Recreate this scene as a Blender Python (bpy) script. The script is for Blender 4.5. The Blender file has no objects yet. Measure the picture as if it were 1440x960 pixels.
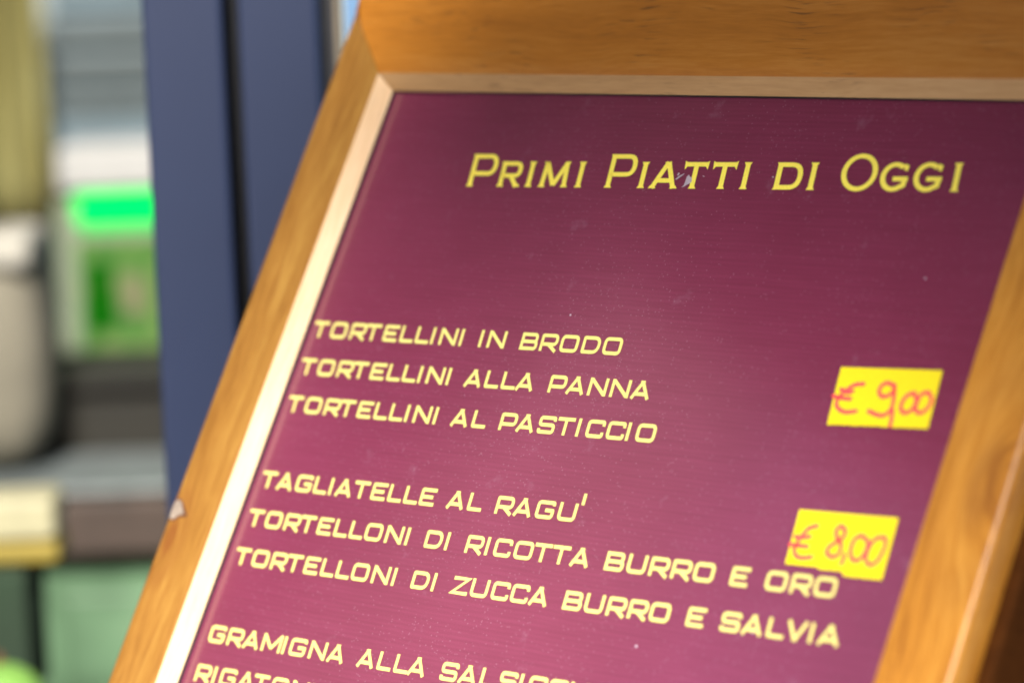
import bpy, bmesh, math, random
from mathutils import Vector, Matrix
random.seed(7)
C = bpy.context.scene.collection
SC = bpy.context.scene
S = 0.018                                  # metres per unit of menu row spacing

# ------------------------------------------------------------------ camera, world, sun, exposure
# axes of the room written in camera axes (x right, y down, z forward)
up = Vector((-0.037, -1.0, -0.130)).normalized()
fw = Vector((0, 0, 1)); yw = (fw - up*fw.dot(up)).normalized(); xw = yw.cross(up)
RW = Matrix((xw, yw, up))                  # camera axes -> world
CAM = Vector((0, 0, 1.45))
def cw(p): return RW @ Vector(p) + CAM     # a point given from the camera, in metres

cam = bpy.data.cameras.new("camera"); camo = bpy.data.objects.new("camera", cam); C.objects.link(camo)
cam.sensor_width = 36; cam.sensor_fit = 'HORIZONTAL'; cam.lens = 4563.09/1440*36
m = RW @ Matrix(((1, 0, 0), (0, -1, 0), (0, 0, -1)))
camo.matrix_world = Matrix.Translation(CAM) @ m.to_4x4()
cam.clip_start = .05; cam.clip_end = 500
cam.dof.use_dof = True; cam.dof.focus_distance = 73.6*S; cam.dof.aperture_fstop = 4.35
SC.camera = camo

SUN_DIR = (RW @ Vector((-0.06, -0.50, -0.86))).normalized()     # towards the sun
sun = bpy.data.lights.new("sun", 'SUN'); suno = bpy.data.objects.new("sun", sun); C.objects.link(suno)
sun.energy = 5.0; sun.angle = math.radians(9); sun.color = (1.0, .95, .88)
suno.rotation_euler = SUN_DIR.to_track_quat('Z', 'Y').to_euler(); suno.location = (0, -3, 6)
w = bpy.data.worlds.new("World"); SC.world = w; w.use_nodes = True
nt = w.node_tree; sk = nt.nodes.new('ShaderNodeTexSky'); sk.sky_type = 'NISHITA'; sk.sun_disc = False
sk.sun_elevation = math.asin(SUN_DIR.z); sk.sun_rotation = math.atan2(SUN_DIR.x, SUN_DIR.y)
sk.dust_density = 3.0; sk.ozone_density = .6; sk.air_density = 1.0
nt.links.new(sk.outputs[0], nt.nodes['Background'].inputs[0]); nt.nodes['Background'].inputs[1].default_value = 0.10
vs = SC.view_settings; vs.view_transform = 'Standard'; vs.look = 'None'; vs.exposure = 0.95; vs.gamma = 1
SC.render.engine = 'CYCLES'; SC.cycles.use_denoising = True; SC.cycles.max_bounces = 8; SC.cycles.use_adaptive_sampling = False; SC.cycles.filter_width = 1.8

F = 4563.09
SHADE = [(540, 560), (1000, 410), (1340, 860)]      # photo pixels where the added blocker's shade edge crosses the board
def rot(wv):
    th = wv.length; return Matrix.Rotation(th, 3, wv.normalized())
RB = rot(Vector((-0.365080732725086, 0.7600406849070248, 0.19507813694795018)))   # sheet axes -> camera axes
tb = Vector((-4.8476529489749325, -0.5071508262828957, 80.62420100985462))
uc, vc, nc = RB.col[0], RB.col[1], RB.col[2]

# ------------------------------------------------------------------ materials
class N:
    def __init__(s, name):
        s.m = bpy.data.materials.new(name); s.m.use_nodes = True; s.t = s.m.node_tree
        s.b = s.t.nodes['Principled BSDF']
    def n(s, typ, **k):
        o = s.t.nodes.new(typ)
        for a, v in k.items():
            if a.startswith('i_'):
                key = a[2:]; key = int(key) if key.isdigit() else key.replace('_', ' ')
                o.inputs[key].default_value = v
            else: setattr(o, a, v)
        return o
    def l(s, a, b): s.t.links.new(a, b)
    def math(s, op, a, b=None, c=None):
        o = s.n('ShaderNodeMath', operation=op)
        for i, x in enumerate((a, b, c)):
            if x is None: continue
            if isinstance(x, (int, float)): o.inputs[i].default_value = x
            else: s.l(x, o.inputs[i])
        return o.outputs[0]
    def ramp(s, f, stops):
        r = s.n('ShaderNodeValToRGB'); e = r.color_ramp.elements
        while len(e) < len(stops): e.new(.5)
        for el, (p, c) in zip(e, stops): el.position = p; el.color = (*c, 1) if len(c) == 3 else c
        s.l(f, r.inputs[0]); return r.outputs[0]
    def mix(s, f, a, b, blend='MIX'):
        o = s.n('ShaderNodeMix', data_type='RGBA', blend_type=blend)
        for x, i in ((f, 0), (a, 6), (b, 7)):
            if isinstance(x, (int, float)): o.inputs[i].default_value = x
            elif isinstance(x, tuple): o.inputs[i].default_value = (*x, 1)
            else: s.l(x, o.inputs[i])
        return o.outputs[2]
    def co(s, scale=(1, 1, 1), kind='Object'):
        t = s.n('ShaderNodeTexCoord'); mp = s.n('ShaderNodeMapping'); s.l(t.outputs[kind], mp.inputs[0])
        mp.inputs['Scale'].default_value = scale; return mp.outputs[0]
    def noise(s, vec, scale, detail=3, rough=.5, out=0):
        o = s.n('ShaderNodeTexNoise'); s.l(vec, o.inputs['Vector'])
        o.inputs['Scale'].default_value = scale; o.inputs['Detail'].default_value = detail; o.inputs['Roughness'].default_value = rough
        return o.outputs[out]
    def bump(s, h, strength, dist=.001, normal=None):
        o = s.n('ShaderNodeBump'); o.inputs['Strength'].default_value = strength; o.inputs['Distance'].default_value = dist
        s.l(h, o.inputs['Height'])
        if normal is not None: s.l(normal, o.inputs['Normal'])
        return o.outputs[0]
    def set(s, **k):
        for a, v in k.items():
            key = a.replace('_', ' ')
            if isinstance(v, tuple): v = (*v, 1) if len(v) == 3 else v
            s.b.inputs[key].default_value = v
        return s
    def base(s, out): s.l(out, s.b.inputs['Base Color']); return s

def wood(name, lo, mid, hi, pores=.5, knot=None, rough=.42, coat=.15, seed=0.0, kdark=1.0):
    k = N(name)
    v = k.co((1, 1, 1)); sep = k.n('ShaderNodeSeparateXYZ'); k.l(v, sep.inputs[0])
    x, y, z = sep.outputs
    warp = k.noise(v, 14, 2)
    yy = k.math('ADD', y, k.math('MULTIPLY', k.math('SUBTRACT', warp, .5), .012))
    if knot:
        kx, ky, kr = knot
        dx = k.math('DIVIDE', k.math('SUBTRACT', x, kx), kr*2.4); dy = k.math('DIVIDE', k.math('SUBTRACT', y, ky), kr)
        d2 = k.math('ADD', k.math('MULTIPLY', dx, dx), k.math('MULTIPLY', dy, dy))
        fall = k.math('POWER', 2.718, k.math('MULTIPLY', d2, -1.0))
        yy = k.math('ADD', yy, k.math('MULTIPLY', fall, kr*1.1))
    cmb = k.n('ShaderNodeCombineXYZ'); k.l(k.math('MULTIPLY', x, .09), cmb.inputs[0]); k.l(yy, cmb.inputs[1])
    k.l(k.math('ADD', k.math('MULTIPLY', z, 1.0), seed), cmb.inputs[2])
    g = k.noise(cmb.outputs[0], 190, 4, .6)
    g2 = k.noise(cmb.outputs[0], 45, 2, .5); g3 = k.noise(cmb.outputs[0], 620, 3, .65)
    f = k.math('ADD', k.math('MULTIPLY', g, .32), k.math('ADD', k.math('MULTIPLY', g2, .28), k.math('MULTIPLY', g3, .40)))
    col = k.ramp(f, [(.32, lo), (.5, mid), (.68, hi)])
    cmb2 = k.n('ShaderNodeCombineXYZ'); k.l(k.math('MULTIPLY', x, .055), cmb2.inputs[0]); k.l(yy, cmb2.inputs[1]); k.l(k.math('ADD', z, seed+3), cmb2.inputs[2])
    p = k.noise(cmb2.outputs[0], 900, 2, .6)
    zone = k.noise(v, 22, 2)
    pm = k.math('MULTIPLY', k.ramp(p, [(.585, (0, 0, 0)), (.66, (1, 1, 1))]), k.ramp(zone, [(.46, (0, 0, 0)), (.60, (1, 1, 1))]))
    col = k.mix(k.math('MULTIPLY', pm, pores), col, (.05, .022, .008))
    if knot:
        ring = k.math('SINE', k.math('MULTIPLY', k.math('SQRT', d2), 7.5))
        core = k.math('MULTIPLY', k.math('MULTIPLY', fall, kdark), k.math('ADD', k.math('MULTIPLY', ring, .34), .46))
        col = k.mix(core, col, (.19, .06, .012))
    k.base(col); k.set(Roughness=rough, Coat_Weight=coat, Coat_Roughness=.3, Specular_IOR_Level=(.05 if 'dark' in name else .35))
    k.l(k.bump(k.math('SUBTRACT', g, k.math('MULTIPLY', pm, .6)), .18, .0006), k.b.inputs['Normal'])
    return k.m
W_ST = wood('varnished_wood_stile', (.18, .070, .010), (.295, .138, .025), (.41, .23, .05), .12, seed=1.3, knot=(.296, .0305, .0085))
W_TOP = wood('varnished_wood_rail', (.32, .112, .010), (.43, .160, .016), (.52, .225, .04), .6, seed=5.1)
W_RT = wood('varnished_wood_right', (.24, .08, .008), (.46, .19, .022), (.62, .30, .05), .1, seed=9.7, knot=(.155, .026, .017), kdark=.55)
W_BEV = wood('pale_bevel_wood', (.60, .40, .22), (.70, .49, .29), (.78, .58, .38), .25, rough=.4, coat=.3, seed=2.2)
W_BEV_SH = wood('shaded_bevel_wood', (.44, .26, .11), (.54, .33, .15), (.62, .40, .20), .4, rough=.5, coat=.1, seed=4.2)  # browner copy of the bevel wood, shade on the top lip put into its colour
W_BACK = wood('dark_stained_wood', (.035, .011, .002), (.055, .017, .003), (.08, .026, .005), .2, rough=.75, coat=.0, seed=3.3)

def plain(name, col, rough=.5, var=.12, scale=30, metal=0.0, bump=.05, **kw):
    k = N(name); v = k.co()
    n = k.noise(v, scale, 4, .55)
    lo = tuple(max(0, c*(1-var)) for c in col); hi = tuple(min(1, c*(1+var)) for c in col)
    k.base(k.ramp(n, [(.3, lo), (.7, hi)])); k.set(Roughness=rough, Metallic=metal, **kw)
    if bump: k.l(k.bump(n, bump, .002), k.b.inputs['Normal'])
    return k.m

def panel_mat():
    k = N('maroon_printed_sheet'); v = k.co()
    sep = k.n('ShaderNodeSeparateXYZ'); k.l(v, sep.inputs[0]); x, y, z = sep.outputs
    wob = k.noise(v, 25, 2)
    ln = k.math('SINE', k.math('ADD', k.math('MULTIPLY', y, 2*math.pi/.00205), k.math('MULTIPLY', wob, 5)))
    st = k.n('ShaderNodeCombineXYZ'); k.l(k.math('MULTIPLY', x, .05), st.inputs[0]); k.l(y, st.inputs[1])
    streak = k.noise(st.outputs[0], 420, 3, .6)
    cl = k.noise(v, 9, 3)
    grain = k.noise(v, 2600, 2, .7)
    f = k.math('ADD', k.math('ADD', k.math('MULTIPLY', streak, .22), k.math('MULTIPLY', cl, .33)), k.math('ADD', k.math('MULTIPLY', grain, .45), k.math('MULTIPLY', ln, .022)))
    col = k.ramp(f, [(.30, (.128, .013, .038)), (.5, (.168, .021, .059)), (.70, (.22, .035, .087))])
    # dust: tiny pale specks, thicker in drifts
    vo = k.n('ShaderNodeTexVoronoi'); k.l(v, vo.inputs['Vector']); vo.inputs['Scale'].default_value = 950; vo.inputs['Randomness'].default_value = 1
    sp = k.math('LESS_THAN', vo.outputs['Distance'], .20)
    rnd = k.n('ShaderNodeSeparateColor'); k.l(vo.outputs['Color'], rnd.inputs[0])
    keep = k.math('GREATER_THAN', rnd.outputs[0], k.math('SUBTRACT', 1.20, k.math('MULTIPLY', cl, .75)))
    col = k.mix(k.math('MULTIPLY', k.math('MULTIPLY', sp, keep), .19), col, (.72, .62, .74))
    vo2 = k.n('ShaderNodeTexVoronoi'); k.l(v, vo2.inputs['Vector']); vo2.inputs['Scale'].default_value = 75
    r2 = k.n('ShaderNodeSeparateColor'); k.l(vo2.outputs['Color'], r2.inputs[0])
    sp2 = k.math('MULTIPLY', k.math('LESS_THAN', vo2.outputs['Distance'], .045), k.math('GREATER_THAN', r2.outputs[1], .94))
    col = k.mix(k.math('MULTIPLY', sp2, .6), col, (.75, .68, .8))
    smear = k.ramp(k.noise(v, 60, 5, .7), [(.62, (0, 0, 0)), (.74, (1, 1, 1))])
    col = k.mix(k.math('MULTIPLY', smear, .07), col, (.6, .5, .65))
    k.base(col)
    k.set(Roughness=.45, IOR=1.5, Specular_IOR_Level=.25, Coat_Weight=1.0, Coat_Roughness=.14, Coat_IOR=1.8)
    b1 = k.bump(grain, .45, .00014)
    k.l(k.bump(ln, .22, .00004, b1), k.b.inputs['Normal'])
    return k.m
M_PANEL = panel_mat()
def ink(name, col, rough=.42):
    k = N(name); v = k.co(); g = k.noise(v, 1500, 2, .6)
    k.base(k.ramp(g, [(.3, tuple(c*.9 for c in col)), (.7, tuple(min(1, c*1.06) for c in col))])); k.set(Roughness=rough, IOR=1.45); return k.m
M_TXT = ink('pale_yellow_print', (.72, .66, .20))
M_HEAD = ink('yellow_heading_print', (.95, .82, .11))
M_STK = ink('yellow_label_paper', (.80, .66, .004), .75)
M_PEN = ink('red_marker_ink', (.86, .085, .085), .6)
M_LIPSHADE = plain('painted_lip_shadow', (.02, .018, .022), .7)  # near-black lip face, paints the shadow line between frame and sheet
M_SCUFF = ink('grey_scuff', (.42, .36, .42), .7)
M_CHIP = plain('bare_pale_filler', (.27, .215, .17), .9, .3, 500)
M_CHIPD = plain('dark_split_wood', (.12, .045, .015), .8, .4, 400)

# ------------------------------------------------------------------ helpers
def link(name, me, mats, parent=None):
    o = bpy.data.objects.new(name, me); C.objects.link(o)
    for mt in (mats if isinstance(mats, (list, tuple)) else [mats]): me.materials.append(mt)
    if parent is not None: o.parent = parent
    return o
def mesh(name, vs_, fs, mats, parent=None, mi=None, smooth=False):
    me = bpy.data.meshes.new(name); me.from_pydata([tuple(v) for v in vs_], [], fs)
    if mi:
        for p, i in zip(me.polygons, mi): p.material_index = i
    if smooth:
        for p in me.polygons: p.use_smooth = True
    me.update(); return link(name, me, mats, parent)
def from_bm(name, bm, mats, parent=None, smooth=False):
    me = bpy.data.meshes.new(name); bm.normal_update(); bm.to_mesh(me); bm.free()
    if smooth:
        for p in me.polygons: p.use_smooth = True
    return link(name, me, mats, parent)
def add_box(bm, lo, hi, bev=0.0, mi=0):
    r = bmesh.ops.create_cube(bm, size=1.0); vs_ = r['verts']
    for v in vs_:
        v.co = Vector([lo[i] + (v.co[i]+.5)*(hi[i]-lo[i]) for i in range(3)])
    fs = set(f for v in vs_ for f in v.link_faces)
    for f in fs: f.material_index = mi
    if bev:
        es = list(set(e for v in vs_ for e in v.link_edges))
        r = bmesh.ops.bevel(bm, geom=es, offset=bev, segments=3, affect='EDGES', profile=.5)
        for f in r['faces']: f.material_index = mi
def box(name, lo, hi, mat, parent=None, bev=0.0):
    bm = bmesh.new(); add_box(bm, lo, hi, bev); return from_bm(name, bm, mat, parent)
def tag(o, label=None, cat=None, group=None, kind=None):
    if label: o['label'] = label
    if cat: o['category'] = cat
    if group: o['group'] = group
    if kind: o['kind'] = kind
    return o
def empty(name, loc=(0, 0, 0)):
    o = bpy.data.objects.new(name, None); C.objects.link(o); o.location = loc; o.empty_display_size = .05; return o

# stroked lettering: centre lines -> ribbons with thickness
def round_poly(pts, r, closed=False, seg=5):
    """pts: (x, y) or (x, y, radius); rounds the corners"""
    n = len(pts); out = []
    for i, p in enumerate(pts):
        rad = p[2] if len(p) > 2 else r
        P = Vector(p[:2])
        if (not closed and i in (0, n-1)) or rad <= 0: out.append(P); continue
        A = Vector(pts[i-1][:2]); B = Vector(pts[(i+1) % n][:2])
        da, db = (A-P), (B-P); q = min(rad, da.length*.5, db.length*.5)
        a = P + da.normalized()*q; b = P + db.normalized()*q
        for k in range(seg+1):
            t = k/seg; out.append(a*(1-t)**2 + P*2*t*(1-t) + b*t*t)
    return out
def ribbon(pts, width, closed=False):
    """returns left/right offset points"""
    n = len(pts); L, R = [], []
    for i in range(n):
        if closed: a, b = pts[i-1], pts[(i+1) % n]
        else: a, b = pts[max(i-1, 0)], pts[min(i+1, n-1)]
        p = pts[i]; d1 = (p-a); d2 = (b-p)
        if d1.length < 1e-9: d1 = d2
        if d2.length < 1e-9: d2 = d1
        d1 = d1.normalized(); d2 = d2.normalized(); t = (d1+d2)
        t = t.normalized() if t.length > 1e-6 else d1
        nrm = Vector((-t.y, t.x)); c = max(.45, nrm.dot(Vector((-d1.y, d1.x))))
        L.append(p + nrm*(width/2/c)); R.append(p - nrm*(width/2/c))
    return L, R
class Ink:
    def __init__(s): s.v = []; s.f = []; s.k = 0
    def stroke(s, pts, width, closed=False, xf=lambda p: p, ysc=1.0):
        q = [Vector((p.x, p.y*ysc)) for p in pts]
        L, R = ribbon(q, width, closed)
        z = .008 + .0011*(s.k % 6); s.k += 1
        b = len(s.v)
        for l, r in zip(L, R):
            for p in (l, r):
                x, y = xf((p.x, p.y/ysc)); s.v.append((x, y, z))
        n = len(L)
        for i in range(n if closed else n-1):
            j = (i+1) % n
            s.f.append((b+2*i+1, b+2*j+1, b+2*j, b+2*i))
    def poly(s, pts, xf=lambda p: p):
        z = .008 + .0011*(s.k % 6); s.k += 1; b = len(s.v)
        for p in pts: x, y = xf(p); s.v.append((x, y, z))
        s.f.append(tuple(range(b, b+len(pts))))
    def build(s, name, mat, parent, z=0.0, sc=S):
        return mesh(name, [(x*sc, y*sc, (zz+z)*sc) for x, y, zz in s.v], s.f, mat, parent)

H = .434; T_ = .087; hh = T_/2
WID = dict(T=.53, O=.57, R=.55, E=.50, L=.46, I=T_, N=.57, D=.57, C=.54, U=.55, B=.55, A=.59, G=.56, P=.54, S=.53, Z=.54, V=.58, M=.69)
WID["'"] = T_
def glyph(ch):
    w_ = WID[ch]; x0, x1, y0, y1, ym = hh, w_-hh, hh, H-hh, H*.5
    r = .10; st = []
    if ch == 'T': st = [([(0, y1), (w_, y1)], 0, 0), ([(w_/2, 0), (w_/2, y1)], 0, 0)]
    elif ch == 'O': st = [([(x0, y0), (x1, y0), (x1, y1), (x0, y1)], r, 1)]
    elif ch == 'R': st = [([(x0, 0), (x0, y1, .02), (x1, y1), (x1, H*.40), (x0, H*.40)], r, 0), ([(w_*.46, H*.40), (w_-.03, 0)], 0, 0)]
    elif ch == 'P': st = [([(x0, 0), (x0, y1, .02), (x1, y1), (x1, H*.36), (x0, H*.36)], r, 0)]
    elif ch == 'E': st = [([(w_, y1), (x0, y1, .02), (x0, y0, .02), (w_-.01, y0)], 0, 0), ([(x0, ym), (w_*.84, ym)], 0, 0)]
    elif ch == 'L': st = [([(x0, H), (x0, y0, .02), (w_, y0)], 0, 0)]
    elif ch == 'I': st = [([(x0, 0), (x0, H)], 0, 0)]
    elif ch == "'": st = [([(x0, H-.02), (x0, H+.25)], 0, 0)]
    elif ch == 'N': st = [([(x0, 0), (x0, H)], 0, 0), ([(x0+.01, H-.03), (x1-.01, .03)], 0, 0), ([(x1, 0), (x1, H)], 0, 0)]
    elif ch == 'D': st = [([(x0, y0, .02), (x1-.02, y0, .2), (x1, y1, .2), (x0, y1, .02)], 0, 1)]
    elif ch == 'C': st = [([(x1, y1-.10), (x1, y1), (x0, y1), (x0, y0), (x1, y0), (x1, y0+.10)], r*.8, 0)]
    elif ch == 'G': st = [([(x1, y1-.07), (x1, y1), (x0, y1), (x0, y0), (x1, y0), (x1, ym-.01, .01), (w_*.5, ym-.01)], r*.8, 0)]
    elif ch == 'U': st = [([(x0, H), (x0, y0), (x1, y0), (x1, H)], r, 0)]
    elif ch == 'B': st = [([(x0, y0, .02), (x1, y0), (x1, ym), (x0, ym, .0)], r*.8, 0), ([(x0, ym), (x1-.02, ym), (x1-.02, y1), (x0, y1, .02)], r*.8, 0), ([(x0, 0), (x0, H)], 0, 0)]
    elif ch == 'A': st = [([(.05, 0), (w_*.5-.0, y1+.015)], 0, 0), ([(w_*.5, y1+.015), (w_-.05, 0)], 0, 0), ([(w_*.24, H*.27), (w_*.78, H*.27)], 0, 0), ([(w_*.5-.065, y1+.003), (w_*.5+.065, y1+.003)], 0, 0)]
    elif ch == 'V': st = [([(.05, H), (w_*.5, y0-.015)], 0, 0), ([(w_*.5, y0-.015), (w_-.05, H)], 0, 0), ([(w_*.5-.065, y0-.003), (w_*.5+.065, y0-.003)], 0, 0)]
    elif ch == 'S': st = [([(x1, y1-.08), (x1, y1), (x0, y1), (x0, ym), (x1, ym), (x1, y0), (x0, y0), (x0, y0+.08)], r*.7, 0)]
    elif ch == 'Z': st = [([(.02, y1), (x1, y1, .0), (x0, y0, .0), (w_, y0)], 0, 0)]
    elif ch == 'M': st = [([(x0, 0), (x0, H)], 0, 0), ([(x0+.01, H-.03), (w_/2, H*.2)], 0, 0), ([(w_/2, H*.2), (x1-.01, H-.03)], 0, 0), ([(x1, 0), (x1, H)], 0, 0)]
    return st

# ------------------------------------------------------------------ setting: ground, buildings, added light blockers
M_PAVE = N('stone_paving'); v_ = M_PAVE.co((1, 1, 1)); br = M_PAVE.n('ShaderNodeTexBrick'); M_PAVE.l(v_, br.inputs['Vector'])
for k_, c_ in (('Color1', (.30, .27, .24, 1)), ('Color2', (.36, .33, .30, 1)), ('Mortar', (.16, .15, .14, 1))): br.inputs[k_].default_value = c_
br.inputs['Scale'].default_value = 1.6; br.inputs['Mortar Size'].default_value = .008
M_PAVE.base(M_PAVE.mix(.35, br.outputs[0], M_PAVE.ramp(M_PAVE.noise(v_, 12, 5), [(.3, (.2, .18, .16)), (.7, (.42, .4, .37))]))).set(Roughness=.7)
gr = mesh('pavement', [(-60, -60, 0), (60, -60, 0), (60, 60, 0), (-60, 60, 0)], [(0, 1, 2, 3)], M_PAVE.m); tag(gr, kind='structure')

M_FAC = plain('ochre_street_plaster', (.22, .15, .09), .9, .15, 2)
fc = box('opposite_building', (-2.6, -7.0, 0), (14, -6.5, 5.0), M_FAC); tag(fc, 'low ochre building across the street behind the viewer', 'building')
M_STUC = plain('warm_grey_stucco', (.16, .13, .11), .9, .12, 6)
fa = box('shop_facade', (-4.0, 1.62, 0), (-.62, 1.80, 3.2), M_STUC); tag(fa, 'warm grey stucco shop front wall left of the open display', 'wall')
cl_ = box('shop_ceiling', (-2.6, 1.81, 2.81), (2.6, 3.42, 2.9), M_STUC); tag(cl_, kind='structure')
M_BLOCK = plain('brown_blocker_canvas', (.055, .038, .028), .9, .15, 60)
za_ = 2.24
def sheet_pt(px, py):                          # where the board's face lies along the view through a photo pixel
    d = Vector(((px-720)/F, (py-480)/F, 1.0)); n_ = RB.col[2]
    return cw(d*(n_.dot(tb)/n_.dot(d))*S)
def sun_up(p): return p + SUN_DIR*((za_-p.z)/SUN_DIR.z)
ES = [sun_up(sheet_pt(*q)) for q in SHADE]
def ext(p, q, x): return (x, q.y + (q.y-p.y)*(x-q.x)/(q.x-p.x))
XAL = -.165
BLOCK_POLY = [(.10, 1.60), (.10, .48), (XAL, .48), ext(ES[1], ES[0], XAL), (ES[1].x, ES[1].y), ext(ES[1], ES[2], 1.3), (1.9, -.9), (1.9, 1.60)]
na = len(BLOCK_POLY)
av = [(x, y, za_) for x, y in BLOCK_POLY]; av += [(x, y, z+.012) for x, y, z in av]
blk = mesh('blocker', av, [tuple(range(na)), tuple(range(2*na-1, na-1, -1))] + [(i, i+na, (i+1) % na+na, (i+1) % na) for i in range(na)], M_BLOCK)  # unseen sheet added overhead, its outline cut to shape the board's shade
a2 = [(-1.35, -.9, za_+.03), (-.58, -.9, za_+.03), (-.58, 1.61, za_+.03), (-1.35, 1.61, za_+.03)]
a2 += [(x, y, z+.012) for x, y, z in a2]
blk2 = mesh('blocker', a2, [(3, 2, 1, 0), (4, 5, 6, 7), (0, 1, 5, 4), (1, 2, 6, 5), (2, 3, 7, 6), (3, 0, 4, 7)], M_BLOCK)  # second unseen sheet, added to keep sky light off the board
tag(blk2, 'narrower unseen brown canvas awning stretched out left of the menu board', 'blocker', 'added light blockers over the shop front')
blk['group'] = 'added light blockers over the shop front'
tag(blk, 'unseen brown canvas awning stretched out over the menu board from the shop front', 'blocker')

# ------------------------------------------------------------------ the menu board
TH = 0.0255                                   # the print sits this much askew in its frame
xa = (uc*math.cos(TH) + vc*math.sin(TH)); ya = -(vc*math.cos(TH) - uc*math.sin(TH)); za = -nc
Xw, Yw, Zw = RW @ xa, RW @ ya, RW @ za
MB = Matrix((( Xw.x, Yw.x, Zw.x), (Xw.y, Yw.y, Zw.y), (Xw.z, Yw.z, Zw.z)))
OB = cw(tb*S)
board = empty('menu_board'); board.matrix_world = Matrix.Translation(OB) @ MB.to_4x4()
tag(board, 'wooden framed maroon menu board headed Primi Piatti di Oggi before the blue door frame', 'menu board')

XL, XR, YT, YB = -.17, 20.25, 6.30, -22.6     # sight opening, y up
HF, AB, WS, WTOP, RR = .50, .30, 2.10, 3.05, .17
DEP = -.28
def member(name, origin, ax, ay, length, wid, mat, cap, joint_in=0.012, bev=None):
    prof = [(.0, -.12), (.0, .095), (AB-.02, HF-.035), (AB, HF-.008), (AB+.025, HF)]
    n = 8
    for i in range(1, 6): prof.append((AB+.025 + (wid-RR-AB-.025)*i/6, HF))
    for i in range(n+1):
        a = math.pi/2*i/n; prof.append((wid-RR+RR*math.sin(a), HF-RR+RR*math.cos(a)))
    prof += [(wid, 0), (wid, DEP), (0.12, DEP)]
    ns = max(12, int(length/1.2)); vs_ = []; fs = []; mi = []
    for i in range(ns+1):
        t = i/ns
        for s, z in prof:
            e = min(s, cap) - joint_in
            vs_.append(((-e + t*(length+2*e))*S, s*S, z*S))
    m_ = len(prof)
    for i in range(ns):
        for j in range(m_):
            k = (j+1) % m_
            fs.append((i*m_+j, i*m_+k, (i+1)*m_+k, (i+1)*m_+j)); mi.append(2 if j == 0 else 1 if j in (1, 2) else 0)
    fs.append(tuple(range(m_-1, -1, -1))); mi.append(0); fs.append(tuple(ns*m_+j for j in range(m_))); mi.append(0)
    o = mesh(name, vs_, [tuple(reversed(f)) for f in fs], [mat, bev or W_BEV, M_LIPSHADE], board, mi)
    for p in o.data.polygons: p.use_smooth = len(p.vertices) == 4
    X = Vector(ax); Y = Vector(ay); Z = X.cross(Y)
    o.matrix_local = Matrix.Translation(Vector(origin)*S) @ Matrix(((X.x, Y.x, Z.x), (X.y, Y.y, Z.y), (X.z, Y.z, Z.z))).to_4x4()
    try: o.data.set_sharp_from_angle(angle=math.radians(28))
    except Exception: pass
    return o
HGT = YT-YB; WDT = XR-XL
st_l = member('frame_stile', (XL, YB, 0), (0, 1, 0), (-1, 0, 0), HGT, WS, W_ST, 9)
st_r = member('frame_stile', (XR, YT, 0), (0, -1, 0), (1, 0, 0), HGT, WS, W_RT, 9)
rl_t = member('frame_rail', (XL, YT, 0), (1, 0, 0), (0, 1, 0), WDT, WTOP, W_TOP, WS, bev=W_BEV_SH)
rl_b = member('frame_rail', (XR, YB, 0), (-1, 0, 0), (0, -1, 0), WDT, WTOP, W_TOP, WS, bev=W_BEV_SH)

# backing box, darker, and the stand that carries it
bk = box('back_box', ((XL-WS+.12)*S, (YB-WTOP+.2)*S, -2.6*S), ((XR+WS+.30)*S, (YT+WTOP-.2)*S, (DEP-.02)*S), W_BACK, board, .002)
pn = mesh('menu_sheet', [((XL-.1)*S, (YB-.1)*S, 0), ((XR+.1)*S, (YB-.1)*S, 0), ((XR+.1)*S, (YT+.1)*S, 0), ((XL-.1)*S, (YT+.1)*S, 0),
                         ((XL-.1)*S, (YB-.1)*S, -.1*S), ((XR+.1)*S, (YB-.1)*S, -.1*S), ((XR+.1)*S, (YT+.1)*S, -.1*S), ((XL-.1)*S, (YT+.1)*S, -.1*S)],
          [(0, 1, 2, 3), (7, 6, 5, 4), (0, 4, 5, 1), (1, 5, 6, 2), (2, 6, 7, 3), (3, 7, 4, 0)], M_PANEL, board)
PR = Matrix.Rotation(TH, 4, 'Z')              # print axes inside the frame

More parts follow.
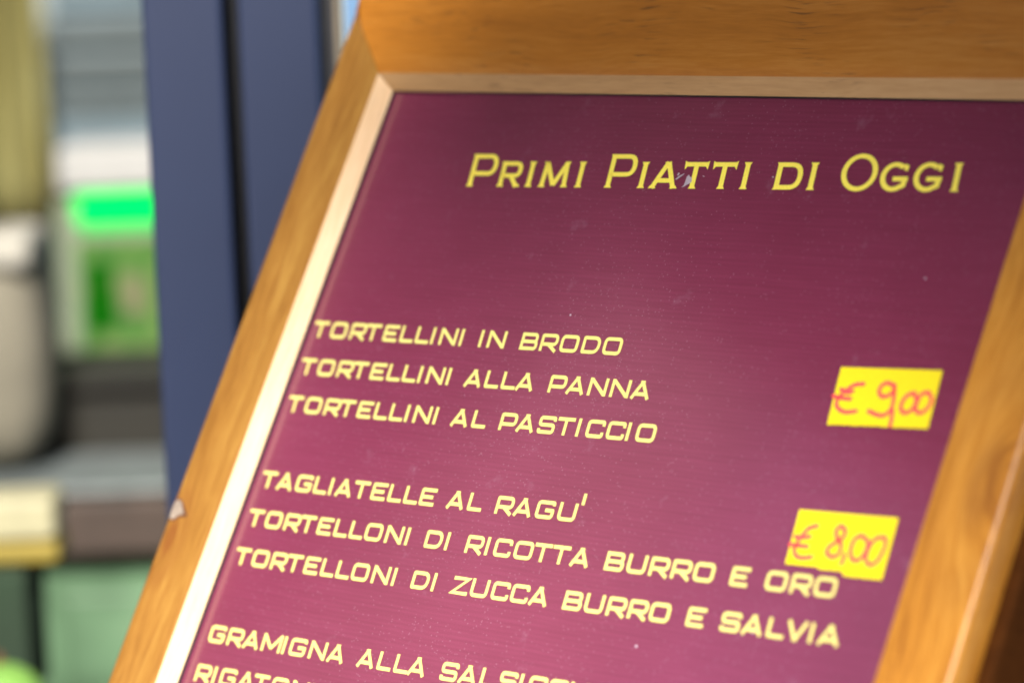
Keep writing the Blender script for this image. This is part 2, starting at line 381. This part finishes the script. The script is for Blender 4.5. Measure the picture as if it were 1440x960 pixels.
TORT = [('T', 0), ('O', .66), ('R', 1.37), ('T', 1.90), ('E', 2.56), ('L', 3.16), ('L', 3.70), ('I', 4.24), ('N', 4.52), ('I', 5.21)]
TORO = [('T', 0), ('O', .65), ('R', 1.345), ('T', 1.90), ('E', 2.54), ('L', 3.14), ('L', 3.68), ('O', 4.21), ('N', 4.91), ('I', 5.60), ('D', 6.25), ('I', 6.93)]
def seq(s): return [(a[0], float(a[1:])) for a in s.split()]
ROWS = [(0, TORT + seq('I5.87 N6.15 B7.23 R7.87 O8.50 D9.19 O9.85')),
 (1, TORT + seq('A5.80 L6.49 L7.04 A7.50 P8.56 A9.11 N9.80 N10.49 A11.11')),
 (2, TORT + seq('A5.79 L6.50 P7.40 A7.94 S8.63 T9.21 I9.85 C10.14 C10.77 I11.37 O11.66')),
 (4, seq("T0 A.58 G1.28 L1.94 I2.49 A2.70 T3.33 E3.97 L4.56 L5.10 E5.63 A6.53 L7.23 R8.13 A8.70 G9.40 U10.09 '10.72")),
 (5, TORO + seq('R7.59 I8.23 C8.50 O9.14 T9.74 T10.30 A10.88 B11.94 U12.59 R13.25 R13.88 O14.51 E15.55 O16.51 R17.19 O17.82')),
 (6, TORO + seq('Z7.56 U8.18 C8.85 C9.46 A10.03 B11.09 U11.73 R12.39 R13.02 O13.64 E14.70 S15.65 A16.23 L16.92 V17.40 I18.05 A18.27')),
 (8, seq('G.05 R.73 A1.30 M1.98 I2.73 G2.97 N3.67 A4.30 A5.33 L6.02 L6.58 A7.02 S8.09 A8.66 L9.36 S9.94 I10.55 C10.84 C11.46 I12.07 A12.29')),
 (9, seq('R.03 I.67 G.94 A1.58 T2.14 O2.80 N3.50 I4.15'))]
for k, row in ROWS:
    t = Ink()
    for ch, u in row:
        xf = lambda p, u=u: (u + p[0] - .035*p[1], -(k+H) + p[1])
        for pts, r, cl in glyph(ch):
            t.stroke(round_poly(pts, r, bool(cl)), T_, bool(cl), xf)
    o = t.build('menu_line', M_TXT, pn); o.matrix_local = PR

# heading in wide capitals with spurs
def heading():
    t = Ink(); VS = .143; YS = 1.28; sh = -.085
    def g(ch, u0, u1, cap):
        w_ = u1-u0; base = -3.715; a = VS/2; b = VS/2/YS
        if cap: pass
        hgt = .86 if cap else .665
        xf = lambda p: (u0 + p[0] + sh*p[1], -base + p[1])
        def st(pts, r=0, closed=False, seg=7): t.stroke(round_poly(pts, r, closed, seg), VS, closed, xf, YS)
        def spur(x, y, d, left=True, right=True):      # small flare on a stem end
            l = .045 if left else 0; r_ = .045 if right else 0
            t.poly([(x-a, y+d*.07), (x-a-l, y), (x+a+r_, y), (x+a, y+d*.07)] if d > 0 else [(x+a, y+d*.07), (x+a+r_, y), (x-a-l, y), (x-a, y+d*.07)], xf)
        def hspur(x, y, d, s_):                          # spur on the end of a bar
            t.poly([(x-d*.07, y+b), (x, y+b+.03), (x-d*.02, y-b-.075), (x-d*.09, y-b)], xf)
        x0, x1, y0, y1 = a+.03, w_-a, b, hgt-b
        if ch == 'I':
            xc = w_/2; st([(xc, 0), (xc, hgt)]); spur(xc, 0, 1); spur(xc, hgt, -1)
        elif ch in 'PR':
            ym = hgt*.40 if ch == 'P' else hgt*.44
            st([(x0, 0), (x0, y1, 0), (x1, y1), (x1, ym), (x0, ym)], .30 if ch == 'P' else .24); spur(x0, 0, 1)
            t.poly([(x0-a-.03, hgt), (x0-a, hgt-.07), (x0, hgt-.05), (x0, hgt)], xf)
            if ch == 'R': st([(w_*.52, ym), (w_-a-.02, 0)]); spur(w_-a-.02, 0, 1)
        elif ch == 'A':
            st([(a*.75, 0), (w_*.53, hgt)]); st([(w_*.53, hgt), (w_-a, 0)]); st([(w_*.24, hgt*.30), (w_*.80, hgt*.30)])
            spur(a*.9, 0, 1); spur(w_-a, 0, 1); t.poly([(w_*.53-a-.05, hgt), (w_*.53-a-.02, hgt-.05), (w_*.53+a, hgt-.07), (w_*.53+a+.02, hgt)], xf)
        elif ch == 'T':
            st([(.02, y1), (w_-.02, y1)]); st([(w_/2, 0), (w_/2, y1)]); spur(w_/2, 0, 1); hspur(.0, y1, -1, 0); hspur(w_, y1, 1, 0)
        elif ch == 'M':
            st([(a, 0), (a+.05, hgt)]); st([(a+.04, hgt-.02), (w_/2, .05)]); st([(w_/2, .05), (w_-a-.04, hgt-.02)]); st([(w_-a-.05, hgt), (w_-a, 0)])
            spur(a, 0, 1); spur(w_-a, 0, 1); spur(a+.05, hgt, -1, True, False); spur(w_-a-.05, hgt, -1, False, True)
        elif ch == 'D':
            st([(x0, y0, 0), (x1, y0, .34), (x1, y1, .34), (x0, y1, 0)], 0, True)
            t.poly([(x0-a-.04, 0), (x0, 0), (x0, .06), (x0-a, .06)], xf); t.poly([(x0-a-.04, hgt), (x0-a, hgt-.06), (x0, hgt-.06), (x0, hgt)], xf)
        elif ch == 'O':
            cx, cy, rx, ry = w_/2, hgt/2, w_/2-a, hgt/2-b*.6
            t.stroke([Vector((cx+rx*math.cos(q*math.pi/16), cy+ry*math.sin(q*math.pi/16))) for q in range(32)], VS, True, xf, YS)
        elif ch == 'G':
            cx, cy, rx, ry = w_/2, hgt/2, w_/2-a, hgt/2-b*.7
            arc = [Vector((cx+rx*math.cos(q), cy+ry*math.sin(q))) for q in [math.radians(48+ (305-48)*i/24) for i in range(25)]]
            arc += [Vector((w_-a-.03, hgt*.20)), Vector((w_-a-.01, hgt*.42))]
            t.stroke(arc, VS, False, xf, YS)
            st([(w_*.46, hgt*.43), (w_-.0, hgt*.43)])
            t.poly([(w_*.80, hgt*.98), (w_*.80, hgt*.74), (w_*.93, hgt*.70), (w_*.97, hgt*.90)][::-1], xf)
    for ch, a0, a1, cap in [('P', 3.68, 4.58, 1), ('R', 4.72, 5.46, 0), ('I', 5.66, 5.88, 0), ('M', 6.14, 7.02, 0), ('I', 7.30, 7.52, 0),
            ('P', 8.27, 9.15, 1), ('I', 9.30, 9.52, 0), ('A', 9.70, 10.49, 0), ('T', 10.62, 11.36, 0), ('T', 11.48, 12.22, 0), ('I', 12.41, 12.63, 0),
            ('D', 13.38, 14.17, 0), ('I', 14.35, 14.57, 0), ('O', 15.25, 16.25, 1), ('G', 16.34, 17.10, 0), ('G', 17.25, 18.01, 0), ('I', 18.28, 18.50, 0)]:
        g(ch, a0, a1, cap)
    o = t.build('menu_heading', M_HEAD, pn); o.matrix_local = PR
heading()

# a pixel of the 1440 px photograph on the sheet plane (height w above it), in print units
def on_sheet(px, py, wz=0.0):
    d = Vector(((px-720)/F, (py-480)/F, 1.0))
    A = Matrix((( uc.x, vc.x, -d.x), (uc.y, vc.y, -d.y), (uc.z, vc.z, -d.z)))
    r = A.inverted() @ (-(tb) + nc*wz); return r.x, -r.y
def flat(name, pts, mat, parent, z0, z1, mtx=PR, sc=S):
    n = len(pts); vs_ = [(x*sc, y*sc, z0*sc) for x, y in pts] + [(x*sc, y*sc, z1*sc) for x, y in pts]
    fs = [tuple(range(n, 2*n))] + [(i, (i+1) % n, n+(i+1) % n, n+i) for i in range(n)]
    o = mesh(name, vs_, fs, mat, parent); o.matrix_local = mtx; return o
def rag(a, b, n, amp, drop=0.0):
    return [(a[0]+(b[0]-a[0])*i/n, a[1]+(b[1]-a[1])*i/n + random.uniform(-amp, amp)) for i in range(n+1)]
def catmull(p, seg=5):
    out = []; n = len(p)
    for i in range(n-1):
        p0, p1, p2, p3 = p[max(i-1, 0)], p[i], p[i+1], p[min(i+2, n-1)]
        for k in range(seg):
            t = k/seg
            out.append(Vector([.5*((2*p1[j]) + (-p0[j]+p2[j])*t + (2*p0[j]-5*p1[j]+4*p2[j]-p3[j])*t*t + (-p0[j]+3*p1[j]-3*p2[j]+p3[j])*t**3) for j in (0, 1)]))
    out.append(Vector(p[-1])); return out
def sticker(label, corners, strokes, org, notch):
    tl, tr, brr, bl = [on_sheet(*c) for c in corners]
    bot = rag(brr, bl, 34, .010)
    if notch: bot = [(x, y + (.10 if i > 13 else 0.0) + (.04 if i > 22 else 0)) for i, (x, y) in enumerate(bot)]
    pts = [tl] + [tr] + bot
    o = flat('price_sticker', list(reversed(pts)), M_STK, board, .016, .030); tag(o, label)
    t = Ink()
    for s_ in strokes:
        pp = catmull([on_sheet(org[0]+x/3, org[1]+y/3) for x, y in s_])
        t.stroke(pp, .098)
        for e in (pp[0], pp[-1]):
            t.poly([(e.x+.048*math.cos(a*math.pi/5), e.y+.048*math.sin(a*math.pi/5)) for a in range(10)])
    q = t.build('handwritten_price', M_PEN, o, .028)
sticker('yellow price sticker handwritten € 9,00 in red', [(1184, 516.5), (1326.5, 521.5), (1305.5, 603), (1164, 597)],
    [[(768, 662), (735, 664), (705, 680), (672, 708), (653, 738), (660, 764), (690, 780), (735, 776)],
     [(672, 684), (700, 697), (722, 692)], [(640, 712), (672, 720), (712, 724)],
     [(897, 672), (872, 657), (845, 668), (833, 693), (845, 714), (872, 710), (894, 690), (899, 668), (896, 715), (887, 758), (868, 785), (836, 795), (788, 776)],
     [(890, 770), (886, 800), (880, 836)],
     [(985, 700), (955, 708), (930, 738), (925, 768), (942, 784), (970, 770), (990, 735), (982, 702)],
     [(1042, 696), (1012, 705), (992, 740), (987, 772), (1006, 784), (1036, 764), (1054, 726), (1040, 698)]], (960, 320), False)
sticker('yellow price sticker handwritten € 8,00 in red with torn lower edge', [(1125.5, 716.5), (1264.5, 728.5), (1240.5, 815.5), (1102.5, 802)],
    [[(572, 300), (536, 310), (502, 348), (477, 390), (478, 418), (502, 434), (548, 430)],
     [(480, 344), (510, 348), (542, 344)], [(458, 378), (492, 382), (530, 386)],
     [(692, 318), (672, 301), (652, 320), (656, 350), (672, 376), (666, 410), (640, 431), (613, 414), (622, 389), (652, 368), (684, 345), (690, 318)],
     [(686, 418), (682, 440), (672, 458)],
     [(762, 340), (731, 355), (713, 400), (719, 438), (745, 444), (774, 410), (785, 365), (760, 341)],
     [(846, 346), (811, 360), (782, 410), (779, 448), (800, 464), (830, 440), (855, 392), (860, 356), (844, 346)]], (960, 640), True)

# scuffs where something was stuck beside the heading
for pts in ([(640, 282), (662, 262), (690, 246), (712, 236), (706, 246), (676, 266), (652, 284)], [(655, 248), (668, 230), (676, 238), (664, 254)],
            [(684, 342), (704, 328), (716, 300), (728, 262), (744, 246), (752, 262), (766, 268), (764, 300), (750, 312), (730, 322), (706, 336)],
            [(846, 252), (858, 256), (862, 264), (850, 260)], [(1366, 262), (1378, 258), (1382, 266), (1370, 270)]):
    sc_ = Ink(); sc_.poly(list(reversed([on_sheet(830+x/5.333, 200+y/5.333) for x, y in pts])))
    o = sc_.build('scuff_mark', M_SCUFF, pn, .012); o.matrix_local = PR

# knocked corner of the left stile
def chip(pts, mat, name, z):
    q = []
    for x, y in pts:
        u, v = on_sheet(190+x/4.8, 600+y/4.8, .5)
        X = u*math.cos(TH) - v*math.sin(TH); Y = u*math.sin(TH) + v*math.cos(TH)
        q.append((max(X, XL-WS+.06), Y))
    o = flat(name, list(reversed(q)), mat, board, .40, z, Matrix.Identity(4)); return o
chip([(282, 478), (312, 484), (332, 520), (344, 570), (352, 600), (325, 612), (300, 608), (262, 634), (236, 628), (246, 560), (268, 510)], M_CHIPD, 'bruised_wood', HF+.010)
chip([(285, 495), (306, 496), (320, 520), (320, 548), (331, 580), (322, 590), (296, 596), (262, 622), (236, 616), (248, 570), (270, 520)], M_CHIP, 'paint_chip', HF+.022)

# stand below the board
def to_world(x, y, z): return board.matrix_world @ Vector((x*S, y*S, z*S))
mid = to_world((XL+XR)/2, YB*.55, -2.0)
inv = board.matrix_world.inverted()
bm = bmesh.new(); add_box(bm, (mid.x-.03, mid.y-.03, .02), (mid.x+.03, mid.y+.03, mid.z), .004)
po = from_bm('support_post', bm, W_BACK); po.parent = board; po.matrix_parent_inverse = inv
bm = bmesh.new(); add_box(bm, (mid.x-.25, mid.y-.25, .002), (mid.x+.25, mid.y+.25, .03), .006)
po = from_bm('base_plate', bm, W_BACK); po.parent = board; po.matrix_parent_inverse = inv

# ------------------------------------------------------------------ the shop front behind
def bgx(px, d): return (px-720)/F*d            # metres right of the view axis at distance d
def at(px, py, d): return cw(((px-720)/F*d, (py-480)/F*d, d))
M_ALU = plain('blue_grey_powder_coat', (.0105, .0190, .053), .42, .06, 8)
M_GASK = plain('black_rubber_gasket', (.012, .013, .018), .6, .2, 60)
M_BEIGE = plain('beige_sealant', (.17, .14, .10), .7)
DP = 1.62
door = empty('shop_door_frame'); P0 = at(213, 300, DP); door.location = (P0.x, P0.y, 0)
tag(door, 'blue grey metal door frame with a dark groove behind the menu board', 'door frame')
mm = DP/F
x_a = 0; x_b = 113*mm; x_c = 133*mm; x_d = 246*mm; x_e = 262*mm
zt = 2.6
box('frame_profile', (x_a, 0, 0), (x_b, .07, zt), M_ALU, door, .003)
box('rubber_gasket', (x_b+.0005, .048, 0), (x_c-.0005, .060, zt), M_GASK, door)
box('frame_profile', (x_c, .004, 0), (x_d, .07, zt), M_ALU, door, .003)
box('rubber_gasket', (x_d+.0005, .032, 0), (x_d+.006, .055, zt), M_GASK, door)
box('sealing_strip', (x_d+.0065, .026, 0), (x_d+.0095, .055, zt), M_BEIGE, door, .001)
kg = N('reflective_window_glass'); kg.set(Base_Color=(.14, .25, .42), Roughness=.08, Metallic=.0, IOR=1.6)
gl = box('window_pane', (x_d+.012, .030, .0), (x_d+1.1, .040, zt), kg.m, door)
box('frame_profile', (x_d+1.101, .0, 0), (x_d+1.16, .07, zt), M_ALU, door, .003)
box('head_rail', (x_a, .0, zt+.001), (x_d+1.16, .07, zt+.09), M_ALU, door, .003)

# things on display left of the door frame; each stands on shelf or floor
def local(px, py, d): p = at(px, py, d); return p
M_WALL = plain('shop_wall_paint', (.33, .38, .38), .8, .1, 4)
wl = box('shop_wall', (-2.6, 3.30, 0), (2.6, 3.42, 2.8), M_WALL); tag(wl, 'grey green plaster wall at the back of the shop', 'wall')

def spans(x0, x1, y0, y1, d):
    a = at(x0, y0, d); b = at(x1, y1, d); return a.x, b.x, a.z, b.z, (a.y+b.y)/2

# blue-grey cabinet with horizontal louvres
dC = 2.95
a0, a1, zt_, zb_, yc = spans(60, 330, -120, 208, dC)
cab = empty('louvred_panel', (a0, yc, zb_)); tag(cab, 'blue grey louvred panel hanging above the white and green carton', 'panel')
M_CAB = plain('pale_blue_grey_enamel', (.095, .135, .155), .5, .1, 20)
M_CAB2 = plain('grey_enamel', (.050, .066, .068), .5, .1, 20)
hC = zt_-zb_
box('panel_body', (0, .03, 0), (a1-a0, .06, hC), M_CAB, cab, .003)
for zz, h_, mt in ((.0, .026, M_CAB), (.033, .020, M_CAB2), (.060, .026, M_CAB2), (.093, .024, M_CAB2), (.128, .026, M_CAB), (.16, .02, M_CAB)):
    box('louvre', (.002, .020+.003*random.random(), zz), (a1-a0-.002, .0295, zz+h_), mt, cab, .004)

# carton: white lid, bright green stripe, green picture
dK = 2.64
M_WHITE = plain('white_card', (.31, .31, .30), .6, .05)
M_EMER = plain('bright_green_card', (.0, .60, .085), .9, .03, Specular_IOR_Level=.02)
M_PIC = N('green_picture_print'); v_ = M_PIC.co()
M_PIC.base(M_PIC.ramp(M_PIC.noise(v_, 42, 2), [(.35, (.008, .08, .002)), (.5, (.035, .115, .008)), (.66, (.085, .14, .035))])).set(Roughness=.5)
M_DG = plain('deep_green_print', (.001, .065, .0003), .9, Specular_IOR_Level=.02)
M_PINK = plain('pinkish_print', (.12, .11, .055), .6)
c0, c1, z1_, z0_, yk = spans(66, 290, 208, 505, dK)
ct = empty('carton', (c0, yk, z0_)); tag(ct, 'carton with white lid, bright green stripe and green picture beside the door frame', 'carton')
hk = z1_-z0_; px_ = hk/(505-208); W_ = c1-c0
box('carton_body', (.004, .004, 0), (W_, .09, 222*px_), plain('pale_green_card', (.14, .17, .11), .7), ct, .004)
box('white_lid', (14*px_, .001, hk-60*px_), (W_+.004, .10, hk), M_WHITE, ct, .004)
box('green_stripe', (24*px_, .002, hk-126*px_), (W_+.003, .096, hk-61*px_), M_EMER, ct, .014)
box('picture_print', (36*px_, .0015, 16*px_), (W_-.002, .0038, 168*px_), M_PIC.m, ct)
box('picture_patch', (46*px_, .0000, 42*px_), (84*px_, .0013, 136*px_), M_DG, ct)
box('picture_patch', (96*px_, .0000, 65*px_), (126*px_, .0013, 118*px_), M_PINK, ct)

# curtain at far left
dU = 3.1
M_CUR = N('olive_curtain_cloth'); v_ = M_CUR.co((1, 1, .3))
M_CUR.base(M_CUR.ramp(M_CUR.noise(v_, 16, 3), [(.3, (.10, .083, .018)), (.6, (.20, .18, .058)), (.8, (.28, .27, .12))])).set(Roughness=.9)
u0, u1, uz1, uz0, yu = spans(-160, 66, -160, 322, dU)
vs_ = []; fs = []; nx, nz = 60, 8
for j in range(nz+1):
    for i in range(nx+1):
        t = i/nx; vs_.append(((u1-u0)*t, .012*math.sin(t*21)+.004*math.sin(t*55+j*.4), (uz1-uz0)*j/nz))
for j in range(nz):
    for i in range(nx): a = j*(nx+1)+i; fs.append((a, a+1, a+nx+2, a+nx+1))
cu = mesh('curtain', vs_, fs, M_CUR.m, None, None, True); cu.location = (u0, yu, uz0)
md = cu.modifiers.new('thick', 'SOLIDIFY'); md.thickness = .004
tag(cu, 'olive yellow curtain hanging at the far left above the beige sack', 'curtain')

# beige sack under the curtain
dB = 2.44
M_SACK = plain('beige_sackcloth', (.17, .155, .115), .9, .15, 25, bump=.2)
s0, s1, sz1, sz0, ys = spans(-130, 80, 318, 652, dB)
bm = bmesh.new(); bmesh.ops.create_uvsphere(bm, u_segments=32, v_segments=24, radius=1)
def sgn(a, p): return math.copysign(abs(a)**p, a)
for v in bm.verts:
    n_ = random.uniform(.985, 1.015); zz = v.co.z
    v.co = Vector((sgn(v.co.x, .6)*(s1-s0)/2*n_*(1-.10*max(0, zz)), sgn(v.co.y, .7)*.06*n_, sgn(zz, .55)*(sz1-sz0)/2))
sk_ = from_bm('sack', bm, M_SACK, None, True); sk_.location = ((s0+s1)/2, ys, (sz0+sz1)/2)
tag(sk_, 'rounded beige cloth sack standing on the grey counter at the left edge', 'sack')
bm = bmesh.new(); add_box(bm, (-(s1-s0)/2*.9, -.062, .335*(sz1-sz0)), ((s1-s0)/2*.9, .05, .485*(sz1-sz0)), .009)
from_bm('sack_fold', bm, plain('pale_hem_cloth', (.34, .325, .28), .9), sk_)

# counter: grey slab, brown front edge, on a green cupboard
dD = 2.35
t0 = at(0, 690, dD); t1 = at(0, 784, dD)
cn = empty('shop_counter', (at(-200, 700, dD).x, t0.y, 0)); tag(cn, 'shop counter with grey top, red brown edge and green front', 'counter')
Lc = 1.25
M_SLAB = plain('grey_stone_slab', (.14, .16, .16), .4, .2, 40)
M_BRN = plain('red_brown_edge', (.046, .030, .022), .6, .3, 40)
M_GRN = N('green_painted_wood'); v_ = M_GRN.co()
M_GRN.base(M_GRN.ramp(M_GRN.noise(v_, 9, 2), [(.35, (.05, .10, .05)), (.55, (.10, .185, .10)), (.7, (.14, .22, .13))])).set(Roughness=.5)
box('counter_top', (0, .001, t0.z-.006), (Lc, .165, t0.z), M_SLAB, cn, .003)
box('edge_strip', (0, -.012, t1.z), (Lc, .012, t0.z-.007), M_BRN, cn, .003)
box('front_panel', (0, .0125, .0), (Lc, .16, t1.z-.001), M_GRN.m, cn)
for i in range(9):
    box('front_board', (.14*i+.004, -.003, .02), (.14*i+.118, .012, t1.z-.03-.0*i), M_GRN.m, cn, .004)
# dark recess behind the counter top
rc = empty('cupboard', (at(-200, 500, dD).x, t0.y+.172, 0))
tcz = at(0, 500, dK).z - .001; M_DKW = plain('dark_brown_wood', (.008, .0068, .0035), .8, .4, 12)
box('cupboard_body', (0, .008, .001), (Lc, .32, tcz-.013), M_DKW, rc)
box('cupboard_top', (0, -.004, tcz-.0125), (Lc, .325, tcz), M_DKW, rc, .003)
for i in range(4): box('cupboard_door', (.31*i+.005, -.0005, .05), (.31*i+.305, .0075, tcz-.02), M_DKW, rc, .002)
tag(rc, 'dark brown cupboard behind the grey counter, carrying the white and green carton', 'cupboard')

# yellow and cream package in front of the counter, on a stool-high green crate; lime fruit beside it
dY = 2.03
M_CREAM = plain('cream_paper', (.32, .30, .185), .6)
M_YEL = plain('mustard_paper', (.22, .165, .022), .6)
y0_, y1_, yz1, yz0, yy_ = spans(-170, 80, 706, 792, dY)
crz = yz0
pk = empty('package', (y0_, yy_, crz)); tag(pk, 'cream package with mustard yellow base on the green crate', 'package')
box('wrapper', (0, 0, .0135), (y1_-y0_, .05, yz1-yz0), M_CREAM, pk, .006)
box('package_base', (-.001, -.001, 0), (y1_-y0_+.001, .051, .013), M_YEL, pk, .003)
M_CR = plain('green_crate_plastic', (.007, .022, .008), .8, .25, 20)
q0, q1, qz1, qz0, yq = spans(-290, 62, 796, 1300, dY)
cr = empty('crate', (q0, yq-.01, 0)); tag(cr, 'tall dark green crate carrying the cream package at the left edge', 'crate')
n_s = 7
for i in range(n_s):
    zt2 = crz-.001 - i*.10
    box('crate_slat', (0, 0, zt2-.085), (q1-q0, .012, zt2), M_CR, cr, .003)
    box('crate_slat', (0, .07, zt2-.085), (q1-q0, .082, zt2), M_CR, cr, .003)
for xx in (.004, q1-q0-.026):
    box('crate_post', (xx, .0125, .001), (xx+.022, .0695, crz-.001), M_CR, cr, .003)
box('crate_lid', (.027, .0125, crz-.02), (q1-q0-.027, .0695, crz-.0015), M_CR, cr)
M_LIME = plain('lime_green_rind', (.14, .29, .05), .7, .15, 30)
dL = 1.90
lc = at(2, 990, dL); bm = bmesh.new(); bmesh.ops.create_uvsphere(bm, u_segments=32, v_segments=20, radius=.026)
for v in bm.verts: v.co.z *= .95; v.co.x *= 1+.04*math.sin(3*v.co.z/.026)
lm = from_bm('lime_fruit', bm, M_LIME, None, True); lm.location = lc
tag(lm, 'bright lime green round fruit in the lower left corner', 'fruit')
bm = bmesh.new(); bmesh.ops.create_cone(bm, cap_ends=True, segments=10, radius1=.003, radius2=.002, depth=.008); 
so = from_bm('fruit_stalk', bm, M_CHIPD, lm); so.location = (0, 0, .027)
# stand for the fruit
lz = lc.z - .0247
fs_ = empty('fruit_stand', (lc.x, lc.y, 0)); tag(fs_, 'small pale wooden stool carrying the lime fruit below the picture edge', 'stool')
box('stool_top', (-.09, -.06, lz-.02), (.07, .06, lz), plain('pale_wood', (.45, .36, .24), .5), fs_, .003)
for sx in (-.08, .045):
    for sy in (-.05, .035): box('stool_leg', (sx, sy, .001), (sx+.015, sy+.015, lz-.0205), plain('pale_wood_leg', (.42, .33, .22), .5), fs_, .002)
